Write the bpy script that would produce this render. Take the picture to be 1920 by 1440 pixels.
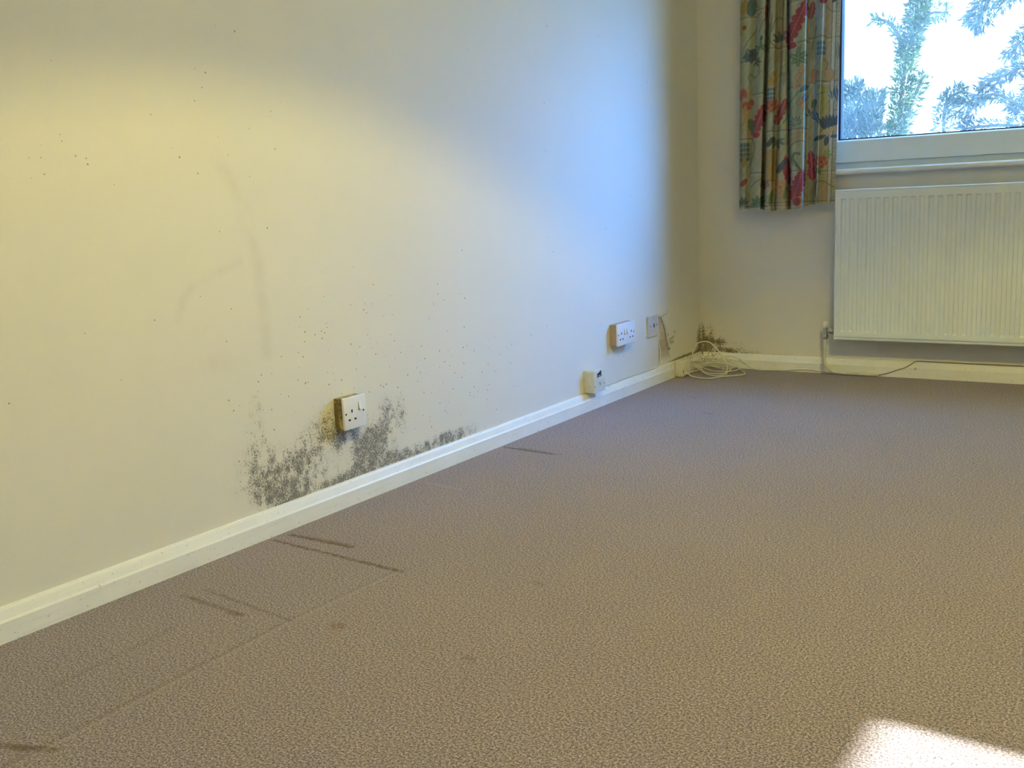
import bpy, bmesh, math, random
import numpy as np
from mathutils import Vector, Matrix

# ------------------------------------------------------------------ scene reset
for o in list(bpy.data.objects):
    bpy.data.objects.remove(o, do_unlink=True)
SC = bpy.context.scene
COL = SC.collection
random.seed(7)

# ------------------------------------------------------------------ camera
cd = bpy.data.cameras.new('camera')
cam = bpy.data.objects.new('camera', cd)
COL.objects.link(cam)
cd.sensor_fit = 'HORIZONTAL'; cd.sensor_width = 36.0
cd.lens = 1883.184 / 1920 * 36.0
cd.clip_start = 0.02; cd.clip_end = 200
r_ = Vector((0.8315928, 0.55358961, -0.04463126))
u_ = Vector((-0.06240675, 0.17299282, 0.98294399))
f_ = Vector((-0.55186847, 0.81462386, -0.17840731))
M = Matrix(((r_.x, u_.x, -f_.x, 1.83817855),
            (r_.y, u_.y, -f_.y, -4.26616962),
            (r_.z, u_.z, -f_.z, 0.78105966),
            (0, 0, 0, 1)))
cam.matrix_world = M
SC.camera = cam

# ------------------------------------------------------------------ view + world
SC.view_settings.view_transform = 'Standard'
SC.view_settings.look = 'None'
SC.view_settings.exposure = 0.06
SC.view_settings.gamma = 1.0
SC.view_settings.use_curve_mapping = False

W = bpy.data.worlds.new('World'); SC.world = W
W.use_nodes = True
wn = W.node_tree.nodes; wl = W.node_tree.links
wn.clear()
wo = wn.new('ShaderNodeOutputWorld'); bg = wn.new('ShaderNodeBackground')
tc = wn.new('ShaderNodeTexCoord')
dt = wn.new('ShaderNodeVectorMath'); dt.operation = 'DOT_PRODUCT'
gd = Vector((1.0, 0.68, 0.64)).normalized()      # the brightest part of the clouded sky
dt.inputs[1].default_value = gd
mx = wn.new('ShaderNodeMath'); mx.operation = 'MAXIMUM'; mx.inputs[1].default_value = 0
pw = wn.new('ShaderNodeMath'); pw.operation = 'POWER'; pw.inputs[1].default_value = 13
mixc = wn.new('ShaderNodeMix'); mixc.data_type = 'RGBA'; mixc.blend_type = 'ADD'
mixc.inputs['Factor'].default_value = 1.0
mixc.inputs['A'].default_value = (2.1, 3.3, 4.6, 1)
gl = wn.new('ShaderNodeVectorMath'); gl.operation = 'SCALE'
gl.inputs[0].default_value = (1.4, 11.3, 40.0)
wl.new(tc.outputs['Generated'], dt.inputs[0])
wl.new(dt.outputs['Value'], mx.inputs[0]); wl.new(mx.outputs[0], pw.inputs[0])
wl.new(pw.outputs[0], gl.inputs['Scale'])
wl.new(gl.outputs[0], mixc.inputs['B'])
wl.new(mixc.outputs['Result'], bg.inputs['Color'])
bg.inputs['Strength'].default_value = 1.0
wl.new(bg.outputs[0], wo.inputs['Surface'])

# ------------------------------------------------------------------ sun
sd = bpy.data.lights.new('sun', 'SUN')
sun = bpy.data.objects.new('sun', sd); COL.objects.link(sun)
sd.energy = 23.0; sd.angle = math.radians(.9); sd.color = (.95, 1.0, 0.90)
sdir = Vector((1.0, -0.03, 0.967)).normalized()
sun.rotation_euler = sdir.to_track_quat('Z', 'Y').to_euler()
sun.location = (6, -3, 6)

LAMP_POS = (1.85, -2.75, 2.22)
LAMP_COL = (1.0, 0.875, 0.23)
LAMP_STRENGTH = 11300.0

# ------------------------------------------------------------------ node helpers
class NT:
    def __init__(s, name):
        s.m = bpy.data.materials.new(name); s.m.use_nodes = True
        s.t = s.m.node_tree; s.n = s.t.nodes; s.l = s.t.links
        s.n.clear()
        s.out = s.n.new('ShaderNodeOutputMaterial')
        s.b = s.n.new('ShaderNodeBsdfPrincipled')
        s.l.new(s.b.outputs[0], s.out.inputs[0])
        s._tc = None
    def inp(s, node, idx, v):
        if hasattr(v, 'is_output'): s.l.new(v, node.inputs[idx])
        elif v is not None: node.inputs[idx].default_value = v
    def obj(s):
        if s._tc is None: s._tc = s.n.new('ShaderNodeTexCoord')
        return s._tc.outputs['Object']
    def math(s, op, a, b=None, c=None, clamp=False):
        n = s.n.new('ShaderNodeMath'); n.operation = op; n.use_clamp = clamp
        s.inp(n, 0, a)
        if b is not None: s.inp(n, 1, b)
        if c is not None: s.inp(n, 2, c)
        return n.outputs[0]
    def vec(s, op, a, b=None):
        n = s.n.new('ShaderNodeVectorMath'); n.operation = op
        s.inp(n, 0, a)
        if b is not None: s.inp(n, 1, b)
        return n.outputs['Value'] if op in ('LENGTH', 'DOT_PRODUCT', 'DISTANCE') else n.outputs[0]
    def ramp(s, v, a, b, lo=0.0, hi=1.0, kind='SMOOTHSTEP'):
        n = s.n.new('ShaderNodeMapRange'); n.interpolation_type = kind; n.clamp = True if kind == 'LINEAR' else n.clamp
        s.inp(n, 0, v); n.inputs[1].default_value = a; n.inputs[2].default_value = b
        n.inputs[3].default_value = lo; n.inputs[4].default_value = hi
        return n.outputs[0]
    def noise(s, scale, detail=2.0, rough=0.5, vec=None, dist=0.0, out=0):
        n = s.n.new('ShaderNodeTexNoise')
        n.inputs['Scale'].default_value = scale; n.inputs['Detail'].default_value = detail
        n.inputs['Roughness'].default_value = rough; n.inputs['Distortion'].default_value = dist
        s.l.new(vec if vec is not None else s.obj(), n.inputs['Vector'])
        return n.outputs[out]
    def mix(s, f, a, b, mode='MIX'):
        n = s.n.new('ShaderNodeMix'); n.data_type = 'RGBA'; n.blend_type = mode
        s.inp(n, 'Factor', f)
        s.inp(n, 'A', (*a, 1) if isinstance(a, tuple) else a)
        s.inp(n, 'B', (*b, 1) if isinstance(b, tuple) else b)
        return n.outputs['Result']
    def bump(s, h, strength, dist):
        n = s.n.new('ShaderNodeBump'); n.inputs['Strength'].default_value = strength
        n.inputs['Distance'].default_value = dist
        s.l.new(h, n.inputs['Height']); s.l.new(n.outputs[0], s.b.inputs['Normal'])
    def col(s, v):
        s.inp(s.b, 'Base Color', (*v, 1) if isinstance(v, tuple) else v)
    def rough(s, v): s.b.inputs['Roughness'].default_value = v
    def scale(s, v, k):
        return s.vec('MULTIPLY', v, k)

def simple(name, col, rough=0.5, metal=0.0, var=0.06, scale=40, spec=None):
    t = NT(name)
    n = t.noise(scale, 2)
    f = t.ramp(n, 0.3, 0.7)
    t.col(t.mix(f, tuple(c * (1 - var) for c in col), tuple(min(1, c * (1 + var)) for c in col)))
    t.rough(rough); t.b.inputs['Metallic'].default_value = metal
    if spec is not None: t.b.inputs['Specular IOR Level'].default_value = spec
    return t.m

# density from a list of soft blobs lying on a wall: (coord along wall, z, r, rz, weight)
def density(t, blobs, axis, base_vec):
    tot = None
    for (c, z, r, rz, w) in blobs:
        if axis == 0: cen = (0, c, z); k = (0, 1 / (2.0 * r), 1 / (2.0 * rz))
        else: cen = (c, 0, z); k = (1 / (2.0 * r), 0, 1 / (2.0 * rz))
        v = t.vec('SUBTRACT', base_vec, cen)
        v = t.vec('MULTIPLY', v, k)
        d = t.vec('LENGTH', v)
        g = t.ramp(d, 0.0, 1.0, w, 0.0)
        tot = g if tot is None else t.math('ADD', tot, g)
    return tot

def segdist(t, base_vec, a, b):
    """distance from the shading point to a 3D segment"""
    a = Vector(a); b = Vector(b); ab = b - a; L2 = ab.dot(ab)
    pa = t.vec('SUBTRACT', base_vec, tuple(a))
    h = t.math('MULTIPLY', t.vec('DOT_PRODUCT', pa, tuple(ab)), 1.0 / L2, clamp=True)
    sc = t.n.new('ShaderNodeVectorMath'); sc.operation = 'SCALE'
    sc.inputs[0].default_value = tuple(ab); t.l.new(h, sc.inputs['Scale'])
    d = t.vec('SUBTRACT', pa, sc.outputs[0])
    return t.vec('LENGTH', d), h

# ------------------------------------------------------------------ mould, speck and damp maps (wall coordinates, metres)
MOULD_L = [(-2.654, 0.163, 0.088, 0.072, 0.95), (-2.523, 0.137, 0.087, 0.062, 0.8), (-2.607, 0.09, 0.064, 0.029, 0.8), (-2.655, 0.27, 0.031, 0.065, 0.6), (-2.652, 0.348, 0.024, 0.045, 0.3), (-2.42, 0.198, 0.092, 0.053, 0.7), (-2.357, 0.125, 0.119, 0.046, 0.62), (-2.199, 0.179, 0.093, 0.06, 0.95), (-2.235, 0.093, 0.08, 0.036, 0.9), (-2.325, 0.068, 0.099, 0.023, 1.0), (-2.16, 0.225, 0.051, 0.061, 0.5), (-1.927, 0.075, 0.139, 0.03, 0.95), (-2.031, 0.066, 0.118, 0.029, 0.8), (-1.831, 0.081, 0.116, 0.023, 0.6), (-2.442, 0.259, 0.069, 0.049, 0.4), (-2.358, 0.3, 0.058, 0.05, 0.3), (-2.36, 0.192, 0.042, 0.029, 0.8), (-2.25, 0.122, 0.063, 0.06, 0.6), (-2.571, 0.115, 0.075, 0.041, 0.7), (-2.117, 0.067, 0.099, 0.022, 0.8), (-2.484, 0.063, 0.1, 0.02, 0.6)]
SPOTS_L = [(-2.226, 0.35, 0.137, 0.133, 0.3), (-1.952, 0.225, 0.191, 0.113, 0.3), (-3.098, 0.91, 0.063, 0.031, 0.5), (-3.0, 0.853, 0.035, 0.017, 0.7), (-2.492, 0.488, 0.133, 0.094, 0.16), (-2.331, 0.551, 0.125, 0.07, 0.12), (-2.214, 0.466, 0.112, 0.102, 0.2), (-2.395, 0.335, 0.167, 0.084, 0.25), (-2.178, 0.387, 0.036, 0.089, 0.4), (-1.916, 0.476, 0.134, 0.063, 0.12), (-2.668, 0.331, 0.051, 0.116, 0.2), (-2.683, 0.868, 0.129, 0.096, 0.09), (-0.776, 0.136, 0.055, 0.047, 0.35), (-1.787, 0.262, 0.24, 0.134, 0.15), (-3.143, 0.9, 0.055, 0.03, 0.2), (-2.636, 1.0, 0.203, 0.072, 0.06)]
CORNER_L = [(-0.004, 0.113, 0.043, 0.064, 0.9), (-0.077, 0.07, 0.11, 0.012, 0.7), (-0.251, 0.068, 0.12, 0.008, 1.1), (-0.176, 0.089, 0.118, 0.033, 0.2), (-0.313, 0.149, 0.044, 0.009, 0.75), (-0.273, 0.193, 0.006, 0.006, 1.2), (-0.339, 0.19, 0.005, 0.006, 1.2), (-0.336, 0.127, 0.012, 0.007, 1.6), (-0.007, 0.188, 0.024, 0.074, 0.4)]
CORNER_R = [(0.004, 0.113, 0.024, 0.064, 0.9), (0.014, 0.076, 0.031, 0.025, 1.3), (0.053, 0.152, 0.046, 0.069, 0.5), (0.097, 0.092, 0.086, 0.029, 0.7), (0.066, 0.115, 0.056, 0.049, 0.55), (0.185, 0.074, 0.099, 0.012, 0.75), (0.045, 0.06, 0.077, 0.012, 0.9), (0.345, 0.067, 0.165, 0.006, 0.6), (0.02, 0.2, 0.026, 0.061, 0.35), (0.223, 0.097, 0.062, 0.024, 0.3)]
SMUDGES = [([(-2.707, 0.921), (-2.642, 0.819), (-2.604, 0.656), (-2.603, 0.45)], .022, .16),
           ([(-2.848, 0.558), (-2.833, 0.598), (-2.803, 0.624), (-2.748, 0.649), (-2.66, 0.673)], .013, .15),
           ([(-2.843, 0.48), (-2.802, 0.456), (-2.704, 0.44)], .025, .10)]

WALL = (0.80, 0.755, 0.63)
def wall_material(name, side):
    t = NT(name); P = t.obj()
    big = t.noise(1.3, 3, .55)
    grn = t.noise(330, 2, .6)
    base = t.mix(t.ramp(big, .3, .7), tuple(c * .975 for c in WALL), tuple(c * 1.02 for c in WALL))
    base = t.mix(t.ramp(grn, .3, .7, 0, .10), base, (.62, .58, .50))
    n1 = t.noise(210, 3, .7)
    n2 = t.noise(48, 4, .65)
    sp = t.math('ADD', t.math('MULTIPLY', n1, .62), t.math('MULTIPLY', n2, .38))
    vor = t.n.new('ShaderNodeTexVoronoi'); vor.inputs['Scale'].default_value = 85
    t.l.new(P, vor.inputs['Vector'])
    sepc = t.n.new('ShaderNodeSeparateColor'); t.l.new(vor.outputs['Color'], sepc.inputs[0])
    if side == 0:
        D = density(t, MOULD_L, 0, P)
        pn = t.noise(13, 4, .65, vec=t.scale(P, (1, 1.3, .8)))
        D = t.math('MULTIPLY', D, t.ramp(pn, .34, .66, .50, 1.22))
        nn = t.math('ADD', sp, t.math('MULTIPLY', t.math('MINIMUM', D, 1.2), .235))
        m = t.ramp(nn, .655, .83)
        soft = t.ramp(D, .1, 1.5, 0, .26)
        # isolated dots, fewer away from the patches
        S = t.math('ADD', density(t, SPOTS_L, 0, P), t.math('MULTIPLY', D, .35))
        pick = t.math('LESS_THAN', sepc.outputs[0], t.math('ADD', t.math('MULTIPLY', S, .42), .0025))
        rad = t.math('MULTIPLY', sepc.outputs[1], .20)
        dot = t.math('MULTIPLY', t.ramp(t.math('SUBTRACT', vor.outputs['Distance'], rad), -.02, .06, 1, 0), pick)
        n_s = t.noise(9, 3, .7)
        for pts, w, k in SMUDGES:
            dm = None
            for a, b in zip(pts[:-1], pts[1:]):
                d, _ = segdist(t, P, (0, a[0], a[1]), (0, b[0], b[1]))
                dm = d if dm is None else t.math('MINIMUM', dm, d)
            g = t.math('MULTIPLY', t.ramp(dm, 0, w * 1.5, k * .9, 0), t.ramp(n_s, .3, .62))
            base = t.mix(g, base, (.38, .34, .24))
        base = t.mix(soft, base, (.42, .40, .36))
        c = t.mix(t.math('MULTIPLY', m, .85), base, (.10, .095, .09))
        c = t.mix(t.math('MULTIPLY', dot, .65), c, (.10, .10, .085))
        # damp brown staining near the corner and bared plaster behind the lifted paper
        DC = density(t, CORNER_L, 0, P)
        nc = t.math('ADD', sp, t.math('MULTIPLY', t.math('MINIMUM', DC, 1.4), .30))
        c = t.mix(t.math('MULTIPLY', t.ramp(nc, .69, .80), .85), c, (.16, .11, .05))
        sx = t.n.new('ShaderNodeSeparateXYZ'); t.l.new(P, sx.inputs[0])
        y, z = sx.outputs[1], sx.outputs[2]
        wob = t.math('MULTIPLY', t.math('SUBTRACT', t.noise(30, 2), .5), .02)
        # bared strip: y between -0.435 and a slanting torn edge
        edge = t.math('ADD', t.math('MULTIPLY', t.math('SUBTRACT', .275, z), .46), -.408)
        inside = t.math('MULTIPLY', t.ramp(t.math('SUBTRACT', t.math('ADD', y, wob), edge), -.004, .004, 1, 0),
                        t.ramp(y, -.440, -.434))
        inside = t.math('MULTIPLY', inside, t.ramp(z, .078, .11))
        inside = t.math('MULTIPLY', inside, t.ramp(z, .276, .282, 1, 0))
        c = t.mix(t.math('MULTIPLY', inside, .75), c, (.50, .41, .24))
        d1, _ = segdist(t, P, (0, -.325, .166), (0, -.285, .172)); d2, _ = segdist(t, P, (0, -.325, .158), (0, -.29, .152))
        sm = t.math('MULTIPLY', t.ramp(t.math('MINIMUM', d1, d2), 0, .012, .9, 0), t.ramp(n1, .35, .6))
        c = t.mix(sm, c, (.20, .15, .07))
    else:
        D = density(t, CORNER_R, 1, P)
        pn = t.noise(22, 4, .7)
        D = t.math('MULTIPLY', D, t.ramp(pn, .34, .66, .45, 1.15))
        nn = t.math('ADD', sp, t.math('MULTIPLY', t.math('MINIMUM', D, 1.3), .20))
        m = t.ramp(nn, .64, .74)
        soft = t.ramp(D, .2, 1.6, 0, .35)
        c = t.mix(soft, base, (.42, .33, .15))
        tint = t.mix(t.ramp(n2, .4, .6), (.20, .125, .045), (.10, .09, .04))
        c = t.mix(t.math('MULTIPLY', m, .88), c, tint)
    t.col(c); t.rough(.75)
    t.bump(t.noise(60, 4, .6), .12, .003)
    return t.m

def carpet_material():
    t = NT('carpet'); P = t.obj()
    n1 = t.noise(250, 2.5, .7); n2 = t.noise(560, 1.5, .6)
    s = t.math('ADD', t.math('MULTIPLY', n1, .65), t.math('MULTIPLY', n2, .35))
    cr = t.n.new('ShaderNodeValToRGB'); t.l.new(s, cr.inputs[0])
    e = cr.color_ramp.elements
    e[0].position = .40; e[0].color = (.072, .052, .053, 1)
    e[1].position = .61; e[1].color = (.60, .51, .54, 1)
    x = e.new(.50); x.color = (.272, .212, .225, 1)
    c = cr.outputs[0]
    patch = t.noise(2.2, 3, .6)
    c = t.mix(t.ramp(patch, .3, .7, 0, .22), c, t.mix(1.0, c, (.80, .78, .78), 'MULTIPLY'))
    rag = t.math('MULTIPLY', t.math('SUBTRACT', t.noise(90, 2), .5), .014)
    brk = t.ramp(t.noise(70, 3, .7), .36, .62, .25, 1)
    def line(a, b, w, k, colr, cc, grow=1.0):
        d, h = segdist(t, P, (*a, 0), (*b, 0))
        d = t.math('ADD', d, rag)
        g = t.math('MULTIPLY', t.ramp(d, w * .2, w * 1.05, k * 1.25, 0), brk)
        return t.mix(g, cc, colr)
    rust = (.105, .055, .018); dark = (.075, .052, .04); pale = (.50, .43, .38)
    c = line((.045, -2.618), (.245, -2.618), .012, .85, rust, c)
    c = line((.10, -2.612), (.24, -2.612), .016, .5, rust, c)
    c = line((.04, -2.668), (.455, -2.688), .0095, .85, rust, c)
    c = line((.28, -2.680), (.455, -2.688), .011, .5, rust, c)
    c = line((.13, -3.008), (.316, -3.021), .010, .65, rust, c)
    c = line((.15, -2.965), (.434, -2.994), .0075, .45, dark, c)
    c = line((.302, -3.023), (.322, -3.021), .012, .8, rust, c)
    c = line((.335, -3.56), (.42, -3.53), .013, .75, rust, c)
    c = line((.42, -3.530), (.462, -3.512), .013, .8, rust, c)
    c = line((.035, -1.662), (.225, -1.678), .011, .9, (.05, .032, .02), c)
    c = line((.09, -1.654), (.20, -1.664), .014, .5, rust, c)
    c = line((.225, -1.678), (.256, -1.668), .005, .6, dark, c)
    c = line((.526, -2.966), (.540, -2.970), .018, .75, (.20, .085, .02), c)
    # the edge of a flattened rectangle where furniture stood
    c = line((.452, -2.69), (.437, -3.02), .008, .22, pale, c)
    c = line((.441, -2.69), (.426, -3.02), .007, .2, dark, c)
    c = line((.437, -3.02), (.452, -3.58), .008, .22, pale, c)
    c = line((.427, -3.02), (.441, -3.58), .010, .32, rust, c)
    c = line((.25, -3.13), (.27, -3.40), .012, .22, rust, c)
    c = line((.063, -2.104), (.20, -2.12), .007, .35, pale, c)
    c = line((.42, -.945), (.45, -.95), .010, .5, dark, c)
    c = line((.25, -.695), (.285, -.693), .010, .45, dark, c)
    c = line((.75, -2.61), (.77, -2.612), .010, .35, dark, c)
    c = line((.83, -2.96), (.845, -2.965), .012, .35, rust, c)
    t.col(c); t.rough(.95); t.b.inputs['Specular IOR Level'].default_value = .1
    t.b.inputs['Sheen Weight'].default_value = .25
    t.bump(s, .9, .006)
    return t.m

def skirting_material(name, dirty):
    t = NT(name); P = t.obj()
    n = t.noise(7, 3, .6)
    k = t.scale(P, (4, 4, 60))
    streak = t.noise(1.5, 3, .6, vec=k)
    c = t.mix(t.ramp(n, .3, .7), (.88, .86, .75), (.93, .91, .82))
    c = t.mix(t.ramp(streak, .5, .75, 0, .18), c, (.62, .58, .45))
    nf = t.noise(120, 3, .7)
    if dirty:
        D = density(t, [(0.03, .03, .05, .05, .8), (.075, .05, .015, .02, 1.0), (.055, .055, .02, .02, .9), (.02, .065, .08, .012, .8)], 1, P)
    else:
        D = density(t, [(-.02, .03, .06, .05, .7), (-.22, .058, .10, .008, .9), (-.10, .064, .12, .006, .9), (-.34, .03, .02, .03, .35)], 0, P)
    g = t.ramp(t.math('ADD', nf, t.math('MULTIPLY', t.math('MINIMUM', D, .9), .20)), .62, .76, 0, .7)
    c = t.mix(g, c, (.33, .24, .08))
    sp = t.ramp(t.noise(45, 2, .5), .72, .76, 0, .6)
    c = t.mix(sp, c, (.3, .25, .2))
    t.col(c); t.rough(.32)
    t.bump(t.noise(25, 3), .15, .004)
    return t.m

# ------------------------------------------------------------------ mesh helpers
def link_mesh(name, bm, mat, parent=None, smooth=False, loc=None):
    me = bpy.data.meshes.new(name)
    bmesh.ops.recalc_face_normals(bm, faces=bm.faces[:])
    bm.to_mesh(me); bm.free()
    if smooth:
        for p in me.polygons: p.use_smooth = True
    ob = bpy.data.objects.new(name, me); COL.objects.link(ob)
    if isinstance(mat, (list, tuple)):
        for m_ in mat: me.materials.append(m_)
    elif mat: me.materials.append(mat)
    if parent: ob.parent = parent
    if loc: ob.location = loc
    return ob

def box(bm, a, b, bevel=0.0, mi=0, seg=2):
    """axis-aligned box from corner a to corner b with an optional bevel"""
    x0, y0, z0 = a; x1, y1, z1 = b
    vs = [bm.verts.new(p) for p in ((x0, y0, z0), (x1, y0, z0), (x1, y1, z0), (x0, y1, z0), (x0, y0, z1), (x1, y0, z1), (x1, y1, z1), (x0, y1, z1))]
    fs = [bm.faces.new([vs[i] for i in q]) for q in ((0, 3, 2, 1), (4, 5, 6, 7), (0, 1, 5, 4), (1, 2, 6, 5), (2, 3, 7, 6), (3, 0, 4, 7))]
    for f in fs: f.material_index = mi
    if bevel > 0:
        es = list({e for f in fs for e in f.edges})
        bmesh.ops.bevel(bm, geom=es, offset=bevel, segments=seg, affect='EDGES', profile=.5)

def prism(bm, prof, axis, s0, s1):
    """extrude a closed 2D profile along x or y"""
    def pt(p, s): return (s, p[0], p[1]) if axis == 'x' else (p[0], s, p[1])
    A = [bm.verts.new(pt(p, s0)) for p in prof]; B = [bm.verts.new(pt(p, s1)) for p in prof]
    n = len(prof)
    for i in range(n):
        bm.faces.new((A[i], A[(i + 1) % n], B[(i + 1) % n], B[i]))
    bm.faces.new(A); bm.faces.new(B[::-1])

def smooth_path(pts, sub=8):
    P = [Vector(p) for p in pts]
    P = [P[0] * 2 - P[1]] + P + [P[-1] * 2 - P[-2]]
    out = []
    for i in range(1, len(P) - 2):
        a, b, c, d = P[i - 1], P[i], P[i + 1], P[i + 2]
        for k in range(sub):
            t = k / sub
            out.append(.5 * ((2 * b) + (c - a) * t + (2 * a - 5 * b + 4 * c - d) * t * t + (-a + 3 * b - 3 * c + d) * t ** 3))
    out.append(P[-2].copy())
    return out

def tube(bm, path, r, n=10, caps=True):
    rings = []; prev = None
    for i, p in enumerate(path):
        d = (path[min(i + 1, len(path) - 1)] - path[max(i - 1, 0)])
        if d.length < 1e-9: d = Vector((0, 0, 1))
        d.normalize()
        if prev is None:
            u = d.orthogonal().normalized()
        else:
            u = (prev - d * prev.dot(d))
            u = u.normalized() if u.length > 1e-6 else d.orthogonal().normalized()
        prev = u; v = d.cross(u)
        rr = r(i / (len(path) - 1)) if callable(r) else r
        rings.append([bm.verts.new(p + (u * math.cos(a) + v * math.sin(a)) * rr) for a in [2 * math.pi * k / n for k in range(n)]])
    for A, B in zip(rings[:-1], rings[1:]):
        for k in range(n):
            bm.faces.new((A[k], A[(k + 1) % n], B[(k + 1) % n], B[k]))
    if caps:
        bm.faces.new(rings[0][::-1]); bm.faces.new(rings[-1])

def lathe(bm, prof, cen, axis=2, n=24):
    """profile of (radius, height) revolved about an axis through cen"""
    rings = []
    for r, h in prof:
        ring = []
        for k in range(n):
            a = 2 * math.pi * k / n; c, s = r * math.cos(a), r * math.sin(a)
            p = {0: (h, c, s), 1: (c, h, s), 2: (c, s, h)}[axis]
            ring.append(bm.verts.new(Vector(cen) + Vector(p)))
        rings.append(ring)
    for A, B in zip(rings[:-1], rings[1:]):
        for k in range(n):
            bm.faces.new((A[k], A[(k + 1) % n], B[(k + 1) % n], B[k]))
    bm.faces.new(rings[0][::-1]); bm.faces.new(rings[-1])

def tag(o, label=None, cat=None, group=None, kind=None):
    if label: o['label'] = label
    if cat: o['category'] = cat
    if group: o['group'] = group
    if kind: o['kind'] = kind
    return o

def thing(name, label, cat, loc=(0, 0, 0), group=None, kind=None):
    o = bpy.data.objects.new(name, None); COL.objects.link(o)
    o.location = loc; o.empty_display_size = .05
    return tag(o, label, cat, group, kind)

def part(name, bm, mat, parent, smooth=False):
    """mesh given in world coordinates, parented under a thing placed at its own base"""
    off = Vector((0, 0, 0)); q = parent
    while q is not None:
        off += q.location; q = q.parent
    bmesh.ops.translate(bm, vec=-off, verts=bm.verts[:])
    ob = link_mesh(name, bm, mat, parent, smooth)
    return ob

def auto_smooth(ob, ang=40):
    me = ob.data
    for p in me.polygons: p.use_smooth = True
    try: me.set_sharp_from_angle(angle=math.radians(ang))
    except Exception: pass

# ------------------------------------------------------------------ materials
m_wall_l = wall_material('wall_left_paint', 0)
m_wall_b = wall_material('wall_back_paint', 1)
m_plain = simple('room_paint', (.82, .745, .46), .8, var=.02, scale=3)
m_ceil = simple('ceiling_paint', (.84, .82, .76), .85, var=.02, scale=3)
m_carpet = carpet_material()
m_sk_l = skirting_material('skirting_left_paint', False)
m_sk_b = skirting_material('skirting_back_paint', True)
m_upvc = simple('white_upvc_daylight_tint', (.78, .88, .98), .28, var=.015, scale=10)  # white plastic with the blue of the daylight mixed into its colour
m_gasket = simple('black_rubber', (.012, .014, .03), .6)
m_sill = simple('sill_paint', (.83, .81, .72), .3, var=.03, scale=12)
m_rad = simple('radiator_enamel', (.78, .82, .80), .33, var=.025, scale=6)
m_pipe = simple('painted_pipe', (.72, .67, .52), .4, var=.06, scale=30)
m_chrome = simple('dull_chrome', (.50, .50, .47), .28, 1.0)
m_cap = simple('valve_cap', (.78, .77, .68), .4)
m_plate = simple('white_plastic', (.84, .84, .84), .25, var=.02, scale=30)
m_plate_old = simple('grey_plastic', (.58, .55, .53), .35, var=.05, scale=60)
m_hole_and_shadow = simple('dark_hole_and_shadow', (.012, .012, .016), .7)
m_cord = simple('cream_cord', (.76, .71, .56), .4, var=.05)
m_conn = simple('pale_connector', (.62, .68, .66), .35)
m_navy = simple('navy_label', (.012, .014, .055), .4)
m_whitep = simple('white_print', (.8, .82, .85), .5)
m_junction = simple('aged_box_plastic', (.72, .70, .58), .4, var=.05, scale=50)
m_tan = simple('tan_filler', (.52, .42, .24), .8, var=.08, scale=60)
m_paper = simple('lifted_paper', (.74, .68, .52), .8, var=.05, scale=40)

def rusty_box(name, base, stain, amount):
    t = NT(name); P = t.obj()
    n = t.noise(70, 4, .7); n2 = t.noise(25, 3, .6, vec=t.scale(P, (1, 3, .5)))
    f = t.ramp(t.math('ADD', t.math('MULTIPLY', n, .5), t.math('MULTIPLY', n2, .5)), .60 - amount, .74 - amount, 0, .9)
    t.col(t.mix(f, base, stain)); t.rough(.6)
    return t.m
m_back1 = rusty_box('mould_stained_box', (.58, .50, .24), (.16, .10, .025), .17)
m_back2 = rusty_box('brown_back_box', (.42, .32, .24), (.25, .19, .14), .08)

# ------------------------------------------------------------------ room shell
RX, RY, RZ = 3.6, -5.3, 2.50
WX0, WX1, WZ0, WZ1 = .545, 2.42, .852, 2.06        # front window opening
SY0, SY1, SZ0, SZ1 = -3.45, -2.903, .95, 2.12     # side window opening
def struct(name, bm, mat, parent=None):
    o = link_mesh(name, bm, mat, parent)
    if parent is None: o['kind'] = 'structure'
    return o
bm = bmesh.new(); box(bm, (-.1, RY - .1, -.08), (RX + .1, .30, 0)); struct('floor', bm, m_carpet)
bm = bmesh.new(); box(bm, (-.1, RY - .1, RZ), (RX + .1, .30, RZ + .08)); struct('ceiling', bm, m_ceil)
bm = bmesh.new(); box(bm, (-.12, RY, 0), (0, 0, RZ)); struct('wall_left', bm, m_wall_l)
bm = bmesh.new()
box(bm, (-.12, 0, 0), (WX0, .28, RZ)); box(bm, (WX1, 0, 0), (RX + .1, .28, RZ))
box(bm, (WX0, 0, 0), (WX1, .28, WZ0 - .024)); box(bm, (WX0, 0, WZ1), (WX1, .28, RZ))
struct('wall_back', bm, m_wall_b)
bm = bmesh.new()
box(bm, (RX, RY, 0), (RX + .1, SY0, RZ)); box(bm, (RX, SY1, 0), (RX + .1, 0, RZ))
box(bm, (RX, SY0, 0), (RX + .1, SY1, SZ0)); box(bm, (RX, SY0, SZ1), (RX + .1, SY1, RZ))
struct('wall_right', bm, m_plain)
bm = bmesh.new(); box(bm, (-.12, RY - .1, 0), (RX + .1, RY, RZ)); struct('wall_front', bm, m_plain)

# skirting boards
H = .0665
prof_l = [(0, 0), (.018, 0), (.0180, .040), (.0165, .0425), (.0150, .0445), (.0085, .0610), (.0055, .0650), (.0, H)]
bm = bmesh.new(); prism(bm, prof_l, 'y', RY, 0); struct('baseboard_left', bm, m_sk_l)
prof_b = [(0, 0), (0, H), (-.0055, .0650), (-.0085, .0610), (-.0150, .0445), (-.0165, .0425), (-.018, .040), (-.018, 0)]
bm = bmesh.new(); prism(bm, prof_b, 'x', .0182, RX); struct('baseboard_back', bm, m_sk_b)
bm = bmesh.new(); box(bm, (RX - .018, RY, 0), (RX, -.0182, H), .003); struct('baseboard_right', bm, m_plain)

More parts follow.
